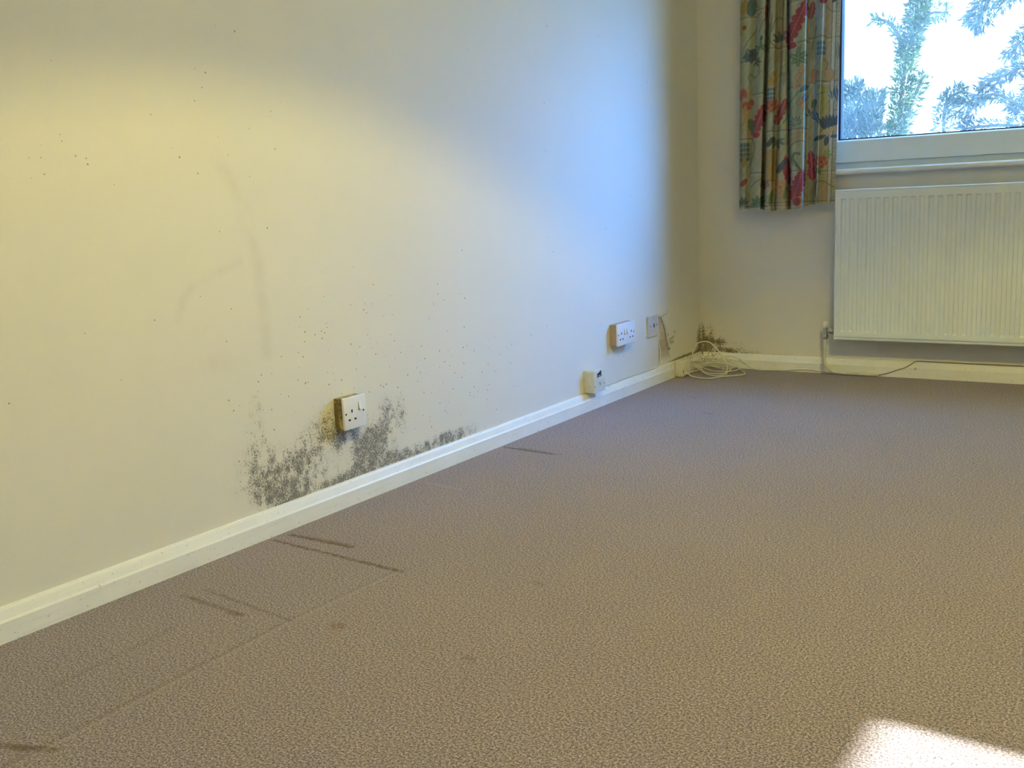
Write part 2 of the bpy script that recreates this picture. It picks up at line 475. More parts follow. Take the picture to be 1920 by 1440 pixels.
# ------------------------------------------------------------------ window
win = thing('window_1', 'white framed fixed window above the radiator', 'window', (WX0, .06, WZ0), kind='structure')
del win['category']
bm = bmesh.new()
FY0, FY1 = .055, .125
box(bm, (WX0, FY0, WZ0), (WX1, FY1, .878), .002)
box(bm, (WX0, FY0, WZ1 - .06), (WX1, FY1, WZ1), .002)
box(bm, (WX0, FY0, .878), (WX0 + .030, FY1, WZ1 - .06), .002)
box(bm, (WX1 - .030, FY0, .878), (WX1, FY1, WZ1 - .06), .002)
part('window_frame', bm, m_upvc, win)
bm = bmesh.new()
SX0, SX1, ZZ0, ZZ1 = WX0 + .030, WX1 - .030, .8785, WZ1 - .061
GX0, GZ0, GX1, GZ1 = .602, .970, WX1 - .06, WZ1 - .12
def bevel_frame(bm, x0, x1, z0, z1, gx0, gx1, gz0, gz1, y0, y1, yi):
    o = [(x0, z0), (x1, z0), (x1, z1), (x0, z1)]; g = [(gx0, gz0), (gx1, gz0), (gx1, gz1), (gx0, gz1)]
    gi = [(gx0 - .006, gz0 - .006), (gx1 + .006, gz0 - .006), (gx1 + .006, gz1 + .006), (gx0 - .006, gz1 + .006)]
    L = [[bm.verts.new((x, y, z)) for x, z in q] for q, y in ((o, y1), (o, y0), (gi, y0), (g, yi), (g, y1))]
    for A, B in zip(L, L[1:] + [L[0]]):
        for k in range(4): bm.faces.new((A[k], A[(k + 1) % 4], B[(k + 1) % 4], B[k]))
bevel_frame(bm, SX0, SX1, ZZ0, ZZ1, GX0, GX1, GZ0, GZ1, .040, .118, .048)
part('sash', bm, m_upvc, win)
bm = bmesh.new()
g = .0045
box(bm, (GX0 + .0002, .050, GZ0 + .0002), (GX1, .092, GZ0 + g)); box(bm, (GX0 + .0002, .050, GZ0 + g), (GX0 + g * 2, .092, GZ1))
box(bm, (GX0, .050, GZ1 - g), (GX1, .092, GZ1)); box(bm, (GX1 - g, .050, GZ0 + g), (GX1, .092, GZ1 - g))
part('glazing_seal', bm, m_gasket, win)

def glass_material():
    t = NT('dirty_glass'); P = t.obj()
    t.n.remove(t.b)
    tr = t.n.new('ShaderNodeBsdfTransparent'); tr.inputs[0].default_value = (.90, .97, .99, 1)
    tl = t.n.new('ShaderNodeBsdfTranslucent'); tl.inputs[0].default_value = (.85, .92, .93, 1)
    gs = t.n.new('ShaderNodeBsdfGlossy'); gs.inputs['Roughness'].default_value = .02
    film = t.noise(5, 4, .6)
    grain = t.noise(240, 3, .7)
    def scratch(scale, k, seed):
        v = t.vec('ADD', t.scale(P, k), (seed, seed * 2, seed * 3))
        n = t.noise(scale, 1.2, .4, vec=v, dist=.6)
        return t.ramp(t.math('ABSOLUTE', t.math('SUBTRACT', n, .5)), 0, .007, 1, 0)
    s1 = scratch(7, (1, 0, .7), 3.1); s2 = scratch(12, (.8, 0, 1.2), 9.4); s3 = scratch(18, (1.3, 0, .6), 5.7)
    s = t.math('MAXIMUM', t.math('MAXIMUM', s1, s2), s3)
    s = t.math('MULTIPLY', s, t.ramp(grain, .35, .65))
    f = t.math('ADD', t.ramp(film, .3, .7, .04, .13), t.math('MULTIPLY', s, .16))
    f = t.math('ADD', f, t.ramp(grain, .45, .72, 0, .10))
    mxn = t.n.new('ShaderNodeMixShader'); t.l.new(f, mxn.inputs[0]); t.l.new(tr.outputs[0], mxn.inputs[1]); t.l.new(tl.outputs[0], mxn.inputs[2])
    m2 = t.n.new('ShaderNodeMixShader'); m2.inputs[0].default_value = .03
    t.l.new(mxn.outputs[0], m2.inputs[1]); t.l.new(gs.outputs[0], m2.inputs[2])
    t.l.new(m2.outputs[0], t.out.inputs[0])
    return t.m
bm = bmesh.new()
vs = [bm.verts.new(p) for p in ((GX0 - .004, .078, GZ0 - .004), (GX1 + .004, .078, GZ0 - .004), (GX1 + .004, .078, GZ1 + .004), (GX0 - .004, .078, GZ1 + .004))]
bm.faces.new(vs)
gp = part('glass_pane', bm, glass_material(), win); gp['label'] = 'dirty scratched glass pane'
# painted sill board with a rounded nose
bm = bmesh.new()
prof = [(.055, .828), (.055, .852), (-.026, .852), (-.034, .850), (-.0385, .846), (-.040, .840), (-.0385, .834), (-.034, .830), (-.026, .828)]
prism(bm, prof, 'x', WX0 + .0005, WX1 - .0005)
s = part('window_sill', bm, m_sill, win)
# side window (out of view, lets the sun onto the carpet)
w2 = thing('window_2', 'narrow side window letting sunlight onto the carpet', 'window', (RX + .05, SY0, SZ0), kind='structure')
del w2['category']
bm = bmesh.new()
for a, b in (((RX + .02, SY0 - .0, SZ0 - .0), (RX + .08, SY1, SZ0 + .015)), ((RX + .02, SY0, SZ0), (RX + .08, SY0 + .015, SZ1)), ):
    box(bm, a, b)
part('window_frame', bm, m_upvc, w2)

# ------------------------------------------------------------------ curtain (printed cotton, floral)
CT = np.array([  # design x at the top, at the bottom, distance in front of the wall (m), hem
    (1388, 1386, .070, 391), (1396, 1390, .098, 392), (1408, 1396, .102, 391), (1420, 1402, .080, 392), (1422, 1405, .086, 393), (1430, 1416, .112, 392), (1437, 1426, .118, 393),
    (1440, 1430, .045, 393), (1446, 1436, .105, 395), (1456, 1446, .112, 396), (1462, 1450, .080, 398), (1470, 1453, .074, 397), (1474, 1462, .108, 396), (1478, 1477, .100, 395),
    (1480, 1482, .050, 395), (1485, 1487, .112, 394), (1497, 1494, .126, 394), (1509, 1501, .146, 393), (1513, 1505, .146, 393), (1518, 1511, .062, 391), (1524, 1518, .058, 388),
    (1531, 1524, .052, 387), (1538, 1528, .076, 387), (1545, 1531, .088, 387), (1550, 1534, .064, 386), (1556, 1540, .052, 386), (1566, 1552, .056, 386), (1577, 1565, .060, 386)], float)
NS, NV = 620, 760
s = np.linspace(0, len(CT) - 1, NS)
def cub(col):
    i = np.clip(np.floor(s).astype(int), 0, len(CT) - 2); t = s - i
    k = np.arange(len(CT)); y = CT[:, col]; d = np.gradient(y)
    # limited tangents keep the pleats crisp
    for j in range(1, len(y) - 1):
        if (y[j] - y[j - 1]) * (y[j + 1] - y[j]) <= 0: d[j] = 0
    h00 = 2 * t ** 3 - 3 * t ** 2 + 1; h10 = t ** 3 - 2 * t ** 2 + t; h01 = -2 * t ** 3 + 3 * t ** 2; h11 = t ** 3 - t ** 2
    return h00 * y[i] + h10 * d[i] + h01 * y[i + 1] + h11 * d[i + 1]
xt, xb, pr, hem = cub(0), cub(1), cub(2), cub(3)
v = np.linspace(0, 1, NV)[:, None]
Ybot = hem[None, :]; Ytop = -262.0
Y = Ybot + (Ytop - Ybot) * v                       # design rows (0..392 in view, negative above)
a = np.clip(Y / 395.0, -.7, 1)
X = xt[None, :] * (1 - a) + xb[None, :] * a
Z = .700 + (394 - Y) * .002152
bslope = .002172 * (1 - a) + .00226 * a; a0 = .246 * (1 - a) + .2418 * a
XA = a0 + bslope * (X - 1390)
fade = 1 + .12 * np.clip(a, 0, 1)
D = pr[None, :] * fade - .006 + .004 * np.sin(Z * 9 + X * .05)
YW = -D
XW = 1.838 + (XA - 1.838) * (YW + 4.266) / 4.156

rng = np.random.RandomState(3)
Yw = Y.copy(); up = Yw < -8; Yw[up] = Yw[up] + 330 - 0
C = np.zeros(X.shape + (3,)); C[:] = (.50, .49, .34)
jx = 1.2 * np.sin(Yw * .31 + X * .17) + .8 * np.sin(Yw * .73)
jy = 1.2 * np.sin(X * .41) + .8 * np.sin(X * .9 + Yw * .2)
XX = X + jx * .6; YY = Yw + jy * .6
def put(mask, col, k=1.0):
    mk = (mask * k)[..., None]
    C[:] = C * (1 - mk) + np.array(col) * mk
def sm(d, w=.8): return np.clip(.5 - d / (2 * w), 0, 1)
def rect(x0, x1, y0, y1, col, k=.8, w=2.0):
    d = np.maximum(np.maximum(x0 - XX, XX - x1), np.maximum(y0 - YY, YY - y1)); put(sm(d, w), col, k)
def sdseg(x0, y0, x1, y1):
    dx, dy = x1 - x0, y1 - y0; t = np.clip(((X - x0) * dx + (Yw - y0) * dy) / (dx * dx + dy * dy + 1e-9), 0, 1)
    return np.hypot(X - x0 - t * dx, Yw - y0 - t * dy)
def stroke(pts, w, col, k=.9):
    d = None
    for p, q in zip(pts[:-1], pts[1:]):
        e = sdseg(*p, *q); d = e if d is None else np.minimum(d, e)
    put(sm(d - w, .5), col, k)
def curve(pts, w, col, k=.9):
    P = smooth_path([(p[0], p[1], 0) for p in pts], 4); stroke([(p.x, p.y) for p in P], w, col, k)
def local(cx, cy, ang):
    ca, sa = math.cos(ang), math.sin(ang)
    return (X - cx) * ca + (Yw - cy) * sa, -(X - cx) * sa + (Yw - cy) * ca
PINK = (.72, .42, .38)
def leaf(cx, cy, L, Wd, deg, col, vein, lobes=5, amp=.22, edge=None):
    """a lobed leaf, tip towards deg"""
    u, w = local(cx, cy, math.radians(deg))
    t = np.clip((u + L) / (2 * L), 0, 1)
    half = Wd * np.sqrt(np.clip(np.sin(math.pi * t ** .85), 0, 1)) * (1 - amp * 1.6 + amp * 1.6 * np.abs(np.sin(t * lobes * math.pi + .4)) ** .7)
    inside = (np.abs(u) < L)
    d = np.abs(w) - half
    if edge is not None: put(np.where(inside, sm(d - 1.0, .5), 0), edge, .9)
    put(np.where(inside, sm(d, .5), 0), col, .95)
    put(np.where(inside & (d < -.6), sm(np.abs(w) - .45, .4), 0), vein, .8)
    ph = (u / L * lobes + np.abs(w) / Wd * 1.5) % 1.0
    put(np.where(inside & (d < -.8), sm(np.abs(ph - .5) * L / lobes * 1.2 - .35, .5), 0), vein, .35)
def petal(cx, cy, rx, ry, deg, col, edge, k=.95):
    u, w = local(cx, cy, math.radians(deg)); q = (np.hypot(u / rx, w / ry) - 1) * min(rx, ry)
    put(sm(q - .8, .5), edge, k); put(sm(q, .5), col, k)
def sprig(cx, cy, R, n, deg0, spread, col, edge=None, wd=.32):
    for i in range(n):
        an = deg0 + spread * (i / (n - 1) - .5)
        r = R * (.75 + .25 * math.cos((i / (n - 1) - .5) * 3))
        leaf(cx + math.cos(math.radians(an)) * r * .55, cy + math.sin(math.radians(an)) * r * .55, r * .48, r * wd * .5, an, col, tuple(min(1, c * 1.9) for c in col), 1, .05, edge)
def rose(cx, cy, R, col, edge):
    for i in range(5):
        an = i * 72 + 20
        petal(cx + math.cos(math.radians(an)) * R * .5, cy + math.sin(math.radians(an)) * R * .5, R * .55, R * .45, an, col, edge)
    petal(cx, cy, R * .3, R * .3, 0, tuple(c * .8 for c in col), edge)
rg = random.Random(5)
for _ in range(150):
    cx, cy = rg.uniform(1386, 1577), rg.uniform(0, 395)
    petal(cx, cy, rg.uniform(1.5, 4), rg.uniform(3, 8), rg.uniform(0, 180), rg.choice([(.36, .37, .24), (.30, .32, .20), (.46, .38, .24), (.40, .30, .22), (.26, .30, .24), (.56, .54, .40)]), (.44, .42, .30), .5)
RED = (.40, .085, .10); TEAL = (.12, .19, .17); BLUE = (.16, .22, .24); GREEN = (.19, .25, .12); OCH = (.52, .34, .11)
PEACH = (.62, .36, .22); LGREEN = (.45, .50, .33); TANC = (.52, .38, .24); DK = (.10, .11, .09); CR = (.70, .66, .52)
# background panels
rect(1386, 1400, 0, 60, OCH, .55); rect(1394, 1412, 30, 165, LGREEN, .6); rect(1386, 1412, 160, 255, OCH, .4); rect(1388, 1412, 255, 330, (.35, .33, .18), .5)
rect(1412, 1440, 60, 180, LGREEN, .65); rect(1400, 1436, 258, 380, (.50, .46, .28), .6); rect(1440, 1456, 60, 160, LGREEN, .4); rect(1436, 1460, 280, 345, OCH, .7)
rect(1456, 1478, 0, 120, (.45, .40, .26), .6); rect(1452, 1482, 200, 265, LGREEN, .5); rect(1479, 1517, 70, 240, LGREEN, .75); rect(1480, 1516, 250, 320, (.50, .49, .30), .6)
rect(1483, 1516, 245, 268, TANC, .5); rect(1455, 1482, 340, 395, TANC, .6); rect(1518, 1533, 40, 120, (.40, .36, .20), .5)
rect(1533, 1550, 20, 75, (.55, .62, .58), .6); rect(1548, 1566, 10, 80, TANC, .75); rect(1546, 1562, 80, 150, TANC, .7); rect(1538, 1558, 170, 260, (.48, .42, .15), .8)
rect(1533, 1556, 265, 300, (.48, .42, .18), .6); rect(1532, 1555, 300, 345, (.48, .43, .22), .7); rect(1532, 1553, 345, 388, TANC, .8); rect(1520, 1532, 300, 390, (.42, .42, .34), .6)
# paired trellis lines
def tl(x0, x1, y): stroke([(x0, y), (x1, y)], .7, DK, .75); stroke([(x0, y + 4), (x1, y + 4)], .5, CR, .7)
for x0, x1, y in ((1386, 1420, 30), (1420, 1440, 18), (1386, 1416, 110), (1412, 1437, 173), (1386, 1412, 256), (1408, 1434, 322), (1440, 1480, 92), (1478, 1518, 14), (1478, 1518, 88),
                  (1436, 1482, 245), (1480, 1516, 168), (1482, 1512, 322), (1519, 1550, 80), (1550, 1577, 83), (1518, 1550, 160), (1440, 1458, 338), (1545, 1572, 161), (1538, 1572, 230), (1530, 1570, 325),
                  (1400, 1440, 388), (1386, 1500, 386), (1440, 1576, 381), (1480, 1516, 245)):
    tl(x0, x1, y)
# narrow border running down the free edge
for dx, col, w in ((-10.5, CR, 2.2), (-6.5, DK, .7), (-14, DK, .5)):
    e = (1576 + (1564 - 1576) * Yw / 395) + dx
    put(sm(np.abs(X - e) - w, .6), col, .75)
put(np.where(np.abs(((Yw / 7.0) % 1) - .5) < .25, sm(np.abs(X - (1576 - 12 * Yw / 395 - 2.5)) - 1.5, .5), 0), (.45, .12, .12), .4)
# vines
V = GREEN
for p in ([(1395, 86), (1402, 75), (1414, 62), (1421, 52)], [(1425, 60), (1432, 42), (1440, 36)], [(1408, 150), (1403, 140), (1410, 136), (1418, 143), (1430, 130)],
          [(1421, 98), (1425, 118), (1424, 135)], [(1449, 62), (1455, 44), (1463, 36), (1470, 40)], [(1442, 70), (1450, 85), (1461, 92)], [(1480, 100), (1481, 115), (1478, 140)],
          [(1500, 92), (1509, 88), (1518, 85)], [(1479, 200), (1490, 188), (1500, 178), (1508, 170)], [(1483, 280), (1489, 272), (1500, 268), (1512, 270)],
          [(1494, 290), (1486, 298), (1489, 310), (1500, 318), (1504, 325)], [(1412, 255), (1416, 275), (1409, 300), (1404, 312)], [(1408, 350), (1418, 340), (1430, 334)],
          [(1530, 350), (1534, 345), (1545, 344), (1556, 352), (1566, 358)], [(1533, 185), (1540, 182), (1548, 180)], [(1524, 100), (1528, 82), (1532, 60)], [(1533, 340), (1530, 360), (1534, 384)],
          [(1450, 30), (1447, 60), (1443, 100)], [(1552, 28), (1560, 36), (1568, 38)], [(1470, 232), (1478, 222), (1476, 205)], [(1545, 120), (1552, 128), (1550, 140)]):
    curve(p, .9, V, .9)
curve([(1501, 292), (1492, 290), (1489, 300), (1494, 309), (1503, 322)], 2.2, (.17, .23, .15), .9)
# red acanthus leaves
leaf(1497, 52, 40, 14, -62, RED, PINK, 6, .25, (.62, .40, .32)); petal(1487, 92, 9, 6, 10, RED, PINK)
leaf(1425, 222, 32, 11, -68, RED, PINK, 6, .25, (.60, .36, .3)); petal(1419, 250, 7, 6, 0, RED, PINK)
leaf(1467, 210, 26, 9, -66, (.36, .09, .11), PINK, 5, .25)
leaf(1498, 350, 30, 13, -72, RED, PINK, 6, .22, (.60, .36, .3)); petal(1496, 380, 8, 8, 0, RED, PINK)
leaf(1478, 320, 28, 8, -95, RED, PINK, 3, .2, PINK); leaf(1523, 305, 20, 8, -95, (.45, .07, .14), (.78, .5, .55), 3, .25); leaf(1524, 330, 12, 9, 80, (.45, .07, .14), (.78, .5, .55), 3, .2)
petal(1545, 3, 9, 10, 0, RED, PINK); petal(1545, 15, 7, 8, 0, (.34, .08, .10), PINK); leaf(1524, 30, 16, 7, -80, (.34, .12, .12), PINK, 4, .2)
leaf(1439, 20, 14, 3, -85, RED, PINK, 2, .1)
# tulips at the left edge
petal(1390, 172, 5, 10, 10, (.46, .16, .12), PEACH); petal(1396, 170, 5, 9, -20, (.46, .16, .12), PEACH); petal(1401, 194, 9, 8, 30, (.44, .13, .11), PEACH); petal(1410, 188, 5, 6, 0, (.44, .16, .13), PEACH)
# orange and peach flowers
petal(1450, 150, 6, 12, 8, (.60, .38, .12), (.66, .50, .25)); petal(1453, 140, 4, 7, -10, OCH, CR); rose(1449, 197, 13, (.48, .18, .13), PEACH)
for cx, cy in ((1499, 151), (1506, 139), (1494, 165), (1507, 163), (1502, 196), (1509, 205)):
    petal(cx, cy, 5, 6, 30, (.58, .46, .30), (.50, .20, .10)); petal(cx + 1, cy + 1, 2.2, 2.5, 0, PEACH, PEACH)
rose(1465, 352, 15, (.58, .35, .2), (.66, .5, .33)); rose(1436, 345, 9, (.32, .22, .18), (.5, .4, .33))
rose(1541, 308, 12, (.50, .14, .09), (.60, .44, .25)); sprig(1551, 296, 11, 5, -60, 220, (.20, .33, .07))
petal(1528, 150, 5, 12, 0, PEACH, (.5, .2, .1)); petal(1396, 10, 6, 12, 20, OCH, OCH); petal(1396, 48, 4, 4, 0, (.30, .12, .05), OCH); petal(1395, 340, 5, 9, 40, (.35, .10, .07), PEACH)
petal(1556, 150, 8, 11, 0, (.55, .38, .2), (.5, .25, .12)); petal(1398, 210, 3, 14, 0, OCH, OCH)
# grey-green and blue leaves
leaf(1411, 11, 18, 9, -80, TEAL, BLUE, 2, .1, DK)
leaf(1404, 95, 8, 4, 50, BLUE, CR, 1, .05, DK); sprig(1406, 96, 19, 6, 60, 170, (.12, .16, .19), DK, .42); sprig(1418, 112, 12, 4, 40, 140, DK)
sprig(1428, 92, 16, 5, -90, 200, (.16, .22, .17)); leaf(1429, 72, 5, 2.5, -80, TEAL, DK, 1, .05)
sprig(1466, 80, 20, 5, -100, 150, (.12, .15, .17)); sprig(1499, 118, 19, 6, -60, 300, (.24, .33, .19), DK, .36); sprig(1500, 102, 10, 3, -60, 90, GREEN)
for i in range(9): petal(1536 + 5 * (i % 3), 92 + 9 * (i // 3), 3.2, 4, 0, (.17, .24, .25), (.50, .60, .60))
for i in range(9): petal(1443 + 5 * (i % 3), 168 + 8 * (i // 3), 2.8, 3.4, 0, (.17, .23, .25), (.48, .55, .55))
leaf(1510, 172, 11, 5, -40, (.12, .24, .26), BLUE, 2, .05, CR); leaf(1512, 188, 9, 5, -60, (.17, .28, .36), CR, 2, .1)
sprig(1495, 238, 17, 7, -90, 150, (.17, .24, .17), CR, .34); sprig(1491, 236, 9, 5, 90, 160, (.20, .27, .18))
sprig(1522, 222, 17, 5, -60, 200, (.12, .15, .18), CR); leaf(1533, 226, 14, 4, 70, (.12, .18, .26), CR, 3, .1); leaf(1410, 232, 14, 7, 75, (.20, .24, .15), GREEN, 3, .15)
for i in range(12): petal(1391 + 6 * (i % 3), 268 + 9 * (i // 3), 3.3, 3.8, 0, (.14, .19, .18), (.32, .36, .30))
sprig(1459, 262, 18, 6, 100, 200, (.15, .20, .15)); leaf(1447, 265, 12, 5, -50, DK, BLUE, 2, .1); leaf(1468, 312, 16, 6, -55, (.13, .15, .18), BLUE, 3, .15)
for i in range(7): leaf(1543 + 5 * i - 1, 238 - 5 * math.sin(i * .52), 12, 3.6, -95 + 8 * (i - 3), (.10, .12, .15), BLUE, 1, .04)
for i in range(5): leaf(1543 + 6 * i, 255 - 2 * i, 8, 2.6, -60, (.62, .45, .2), (.7, .6, .4), 1, .04)
leaf(1538, 263, 12, 4, -20, (.10, .12, .15), BLUE, 1, .04); leaf(1550, 270, 9, 4.5, 100, (.10, .12, .15), BLUE, 1, .04); leaf(1565, 262, 8, 3, 0, (.10, .12, .15), BLUE, 1, .04)
sprig(1566, 196, 22, 5, -95, 90, (.14, .19, .22), CR); leaf(1568, 186, 14, 4, 80, (.12, .16, .19), CR, 2, .05); leaf(1570, 108, 16, 5, 85, (.26, .28, .24), CR, 4, .2)
sprig(1423, 384, 19, 6, -80, 180, (.14, .22, .13), None, .4); sprig(1394, 384, 17, 5, -100, 120, (.12, .18, .15)); leaf(1448, 370, 15, 4, -80, (.18, .25, .12), GREEN, 2, .1)
leaf(1475, 362, 14, 4, -80, (.24, .30, .12), GREEN, 2, .1); leaf(1536, 325, 8, 4, 60, (.20, .27, .12), GREEN, 1, .05); leaf(1528, 200, 9, 5, 100, (.12, .18, .12), GREEN, 1, .05)
leaf(1395, 300, 12, 5, 90, (.30, .26, .10), OCH, 2, .1); leaf(1567, 15, 8, 4, -40, DK, BLUE, 1, .05)
BL = np.sin(X * .21 + 2 * np.sin(Yw * .05)) * np.sin(Yw * .09 + 1.5 * np.sin(X * .11)) + .5 * np.sin(X * .53 + Yw * .37)
C = np.clip(C * (.78 + .05 * BL[..., None] + .06 * rng.randn(*X.shape)[..., None]) * (1 + .04 * np.sin(Y * 3.1))[..., None], .02, .9)

nv = NS * NV
co = np.stack([XW, YW, Z], -1).reshape(-1, 3)
idx = np.arange(nv).reshape(NV, NS)
faces = np.stack([idx[:-1, :-1], idx[:-1, 1:], idx[1:, 1:], idx[1:, :-1]], -1).reshape(-1, 4)
me = bpy.data.meshes.new('curtain_cloth')
me.vertices.add(nv); me.vertices.foreach_set('co', co.ravel().astype(np.float32))
me.loops.add(faces.size); me.loops.foreach_set('vertex_index', faces.ravel().astype(np.int32))
me.polygons.add(len(faces)); me.polygons.foreach_set('loop_start', (np.arange(len(faces)) * 4).astype(np.int32))
me.polygons.foreach_set('loop_total', np.full(len(faces), 4, np.int32))
me.polygons.foreach_set('use_smooth', np.ones(len(faces), bool))
me.update(); me.validate()
ca = me.color_attributes.new('print', 'FLOAT_COLOR', 'POINT')
ca.data.foreach_set('color', np.concatenate([C.reshape(-1, 3), np.ones((nv, 1))], 1).ravel().astype(np.float32))
t = NT('floral_cotton')
at = t.n.new('ShaderNodeAttribute'); at.attribute_name = 'print'
weave = t.noise(900, 1)
colr = t.mix(t.ramp(weave, .3, .7, 0, .18), at.outputs['Color'], t.mix(1.0, at.outputs['Color'], (.75, .75, .72), 'MULTIPLY'))
t.col(colr); t.rough(.85); t.b.inputs['Specular IOR Level'].default_value = .2
tlb = t.n.new('ShaderNodeBsdfTranslucent'); t.l.new(colr, tlb.inputs[0])
mm = t.n.new('ShaderNodeMixShader'); mm.inputs[0].default_value = .06
t.l.new(t.b.outputs[0], mm.inputs[1]); t.l.new(tlb.outputs[0], mm.inputs[2]); t.l.new(mm.outputs[0], t.out.inputs[0])
me.materials.append(t.m)
curtain = bpy.data.objects.new('curtain', me); COL.objects.link(curtain)
tag(curtain, 'floral print curtain with red leaves hanging in pleats left of the window', 'curtain')
bm = bmesh.new()
tube(bm, [Vector((.18, -.085, 2.135)), Vector((2.75, -.085, 2.135))], .010, 12)
for x in (.30, 1.5, 2.65): box(bm, (x - .012, -.085, 2.130), (x + .012, 0, 2.140))
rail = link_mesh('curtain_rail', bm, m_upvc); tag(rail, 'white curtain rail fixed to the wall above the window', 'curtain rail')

# ------------------------------------------------------------------ radiator
RX0, RX1, RZ0, RZ1, RYF = .6375, 2.034, .1600, .7695, -.110
rad = thing('radiator', 'white ribbed panel radiator on the wall below the window', 'radiator', (RX0, -.05, RZ0))
pitch = .0333
xs = [RX0, RX0 + .001, RX0 + .004, RX0 + .0075, RX0 + .0085, RX0 + .0115, RX0 + .013]
flutes = []
x = RX0 + .024
while x + .022 < RX1 - .02:
    flutes.append(x); xs += [x, x + .0035, x + .0165, x + .0200]; x += pitch
xs += [RX1 - .013, RX1 - .0115, RX1 - .0085, RX1 - .0075, RX1 - .004, RX1 - .001, RX1]
xs = sorted(set(round(q, 5) for q in xs))
zs = [RZ0, RZ0 + .001, RZ0 + .004, RZ0 + .0085, RZ0 + .0095, RZ0 + .0135, RZ0 + .0145, RZ0 + .033, RZ0 + .041, RZ0 + .047, RZ1 - .046, RZ1 - .040, RZ1 - .036, RZ1 - .0115, RZ1 - .0105, RZ1 - .0075, RZ1 - .0065, RZ1 - .003, RZ1 - .001, RZ1]
def rad_y(x, z):
    e = min(x - RX0, RX1 - x, z - RZ0, RZ1 - z)
    y = RYF
    if e < .0005: return y + .006
    if e < .0015: return y + .002
    ex = min(x - RX0, RX1 - x); ezb = z - RZ0; ezt = RZ1 - z
    if .0080 <= ex <= .0120 and ezb > .008 and ezt > .007: y += .0018
    if .0090 <= ezb <= .0140 and ex > .008: y += .0065
    if .0070 <= ezt <= .0110 and ex > .008: y += .0015
    for f0 in flutes:
        if f0 + .003 < x < f0 + .017 and RZ0 + .040 < z < RZ1 - .039: y += .0062
    return y
bm = bmesh.new()
grid = [[bm.verts.new((x, rad_y(x, z), z)) for x in xs] for z in zs]
for i in range(len(zs) - 1):
    for j in range(len(xs) - 1):
        bm.faces.new((grid[i][j], grid[i][j + 1], grid[i + 1][j + 1], grid[i + 1][j]))
# turned-back rim closing the panel
loop = [grid[0][j] for j in range(len(xs))] + [grid[i][-1] for i in range(1, len(zs))] + [grid[-1][j] for j in range(len(xs) - 2, -1, -1)] + [grid[i][0] for i in range(len(zs) - 2, 0, -1)]
back = [bm.verts.new((q.co.x, RYF + .016, q.co.z)) for q in loop]
for k in range(len(loop)):
    bm.faces.new((loop[k], loop[(k + 1) % len(loop)], back[(k + 1) % len(loop)], back[k]))
bm.faces.new(back)
fp = part('front_panel', bm, m_rad, rad); auto_smooth(fp, 25)
bm = bmesh.new()
nf = 60
w_ = RX1 - RX0 - .06
pts = []
for k in range(nf):
    xx = RX0 + .03 + w_ * k / nf
    pts += [(xx, RYF + .017), (xx + w_ / nf * .2, RYF + .050), (xx + w_ / nf * .5, RYF + .050), (xx + w_ / nf * .7, RYF + .017)]
A = [bm.verts.new((p[0], p[1], RZ0 + .05)) for p in pts]; B = [bm.verts.new((p[0], p[1], RZ1 - .05)) for p in pts]
for k in range(len(pts) - 1): bm.faces.new((A[k], A[k + 1], B[k + 1], B[k]))
part('convector_fins', bm, m_rad, rad)
for xb_ in (RX0 + .15, RX1 - .15):
    bm = bmesh.new(); box(bm, (xb_ - .02, -.059, RZ0 + .08), (xb_ + .02, 0, RZ1 - .08), .002); part('wall_bracket', bm, m_cap, rad)
# lockshield valve
VX, VY, VZ = .594, -.070, .193
bm = bmesh.new()
tube(bm, [Vector((VX, VY, VZ - .030)), Vector((VX, VY, VZ + .012))], .0085, 16)
lathe(bm, [(.0115, -.036), (.0125, -.034), (.0125, -.020), (.0115, -.018)], (VX, VY, VZ), 2, 6)
tube(bm, [Vector((VX + .004, VY, VZ - .002)), Vector((RX0 + .018, VY, VZ - .006))], .0065, 14)
lathe(bm, [(.0115, .016), (.0120, .018), (.0120, .030), (.0115, .032)], (VX, VY, VZ - .004), 0, 6)
vb = part('valve_body', bm, m_chrome, rad); auto_smooth(vb, 35); vb['label'] = 'dull chrome valve body'
bm = bmesh.new(); lathe(bm, [(.0095, .012), (.0105, .014), (.0098, .034), (.008, .037)], (VX, VY, VZ), 2, 18)
cp = part('valve_cap', bm, m_cap, rad); auto_smooth(cp, 35); cp['label'] = 'small pale cap on the valve'
bm = bmesh.new()
pp = smooth_path([(.592, VY, .160), (.591, VY, .12), (.590, VY, .075), (.594, VY + .003, .050), (.606, VY + .012, .027), (.628, VY + .025, .013), (.66, VY + .033, .0090), (.72, VY + .036, .0085), (.80, VY + .037, .0080)], 6)
tube(bm, pp, .0068, 14)
pi_ = part('feed_pipe', bm, m_pipe, rad, True); pi_['label'] = 'cream painted pipe bending down to the floor'

# ------------------------------------------------------------------ wall sockets and plates
def disc(bm, x, y, z, ry, rz, t_, n=14):
    A = [bm.verts.new((x, y + ry * math.cos(2 * math.pi * k / n), z + rz * math.sin(2 * math.pi * k / n))) for k in range(n)]
    B = [bm.verts.new((x + t_, v.co.y, v.co.z)) for v in A]
    for k in range(n): bm.faces.new((A[k], A[(k + 1) % n], B[(k + 1) % n], B[k]))
    bm.faces.new(A[::-1]); bm.faces.new(B)

def pins(parent, x, yc, zc):
    """the three rectangular pin openings of a 13 A outlet (y runs left to right in view)"""
    for dy, dz, hy, hz in ((0, .0115, .0022, .0042), (-.0110, -.0110, .0040, .0024), (.0110, -.0110, .0040, .0024)):
        bm = bmesh.new(); box(bm, (x, yc + dy - hy, zc + dz - hz), (x + .0006, yc + dy + hy, zc + dz + hz))
        part('pin_opening', bm, m_hole_and_shadow, parent)

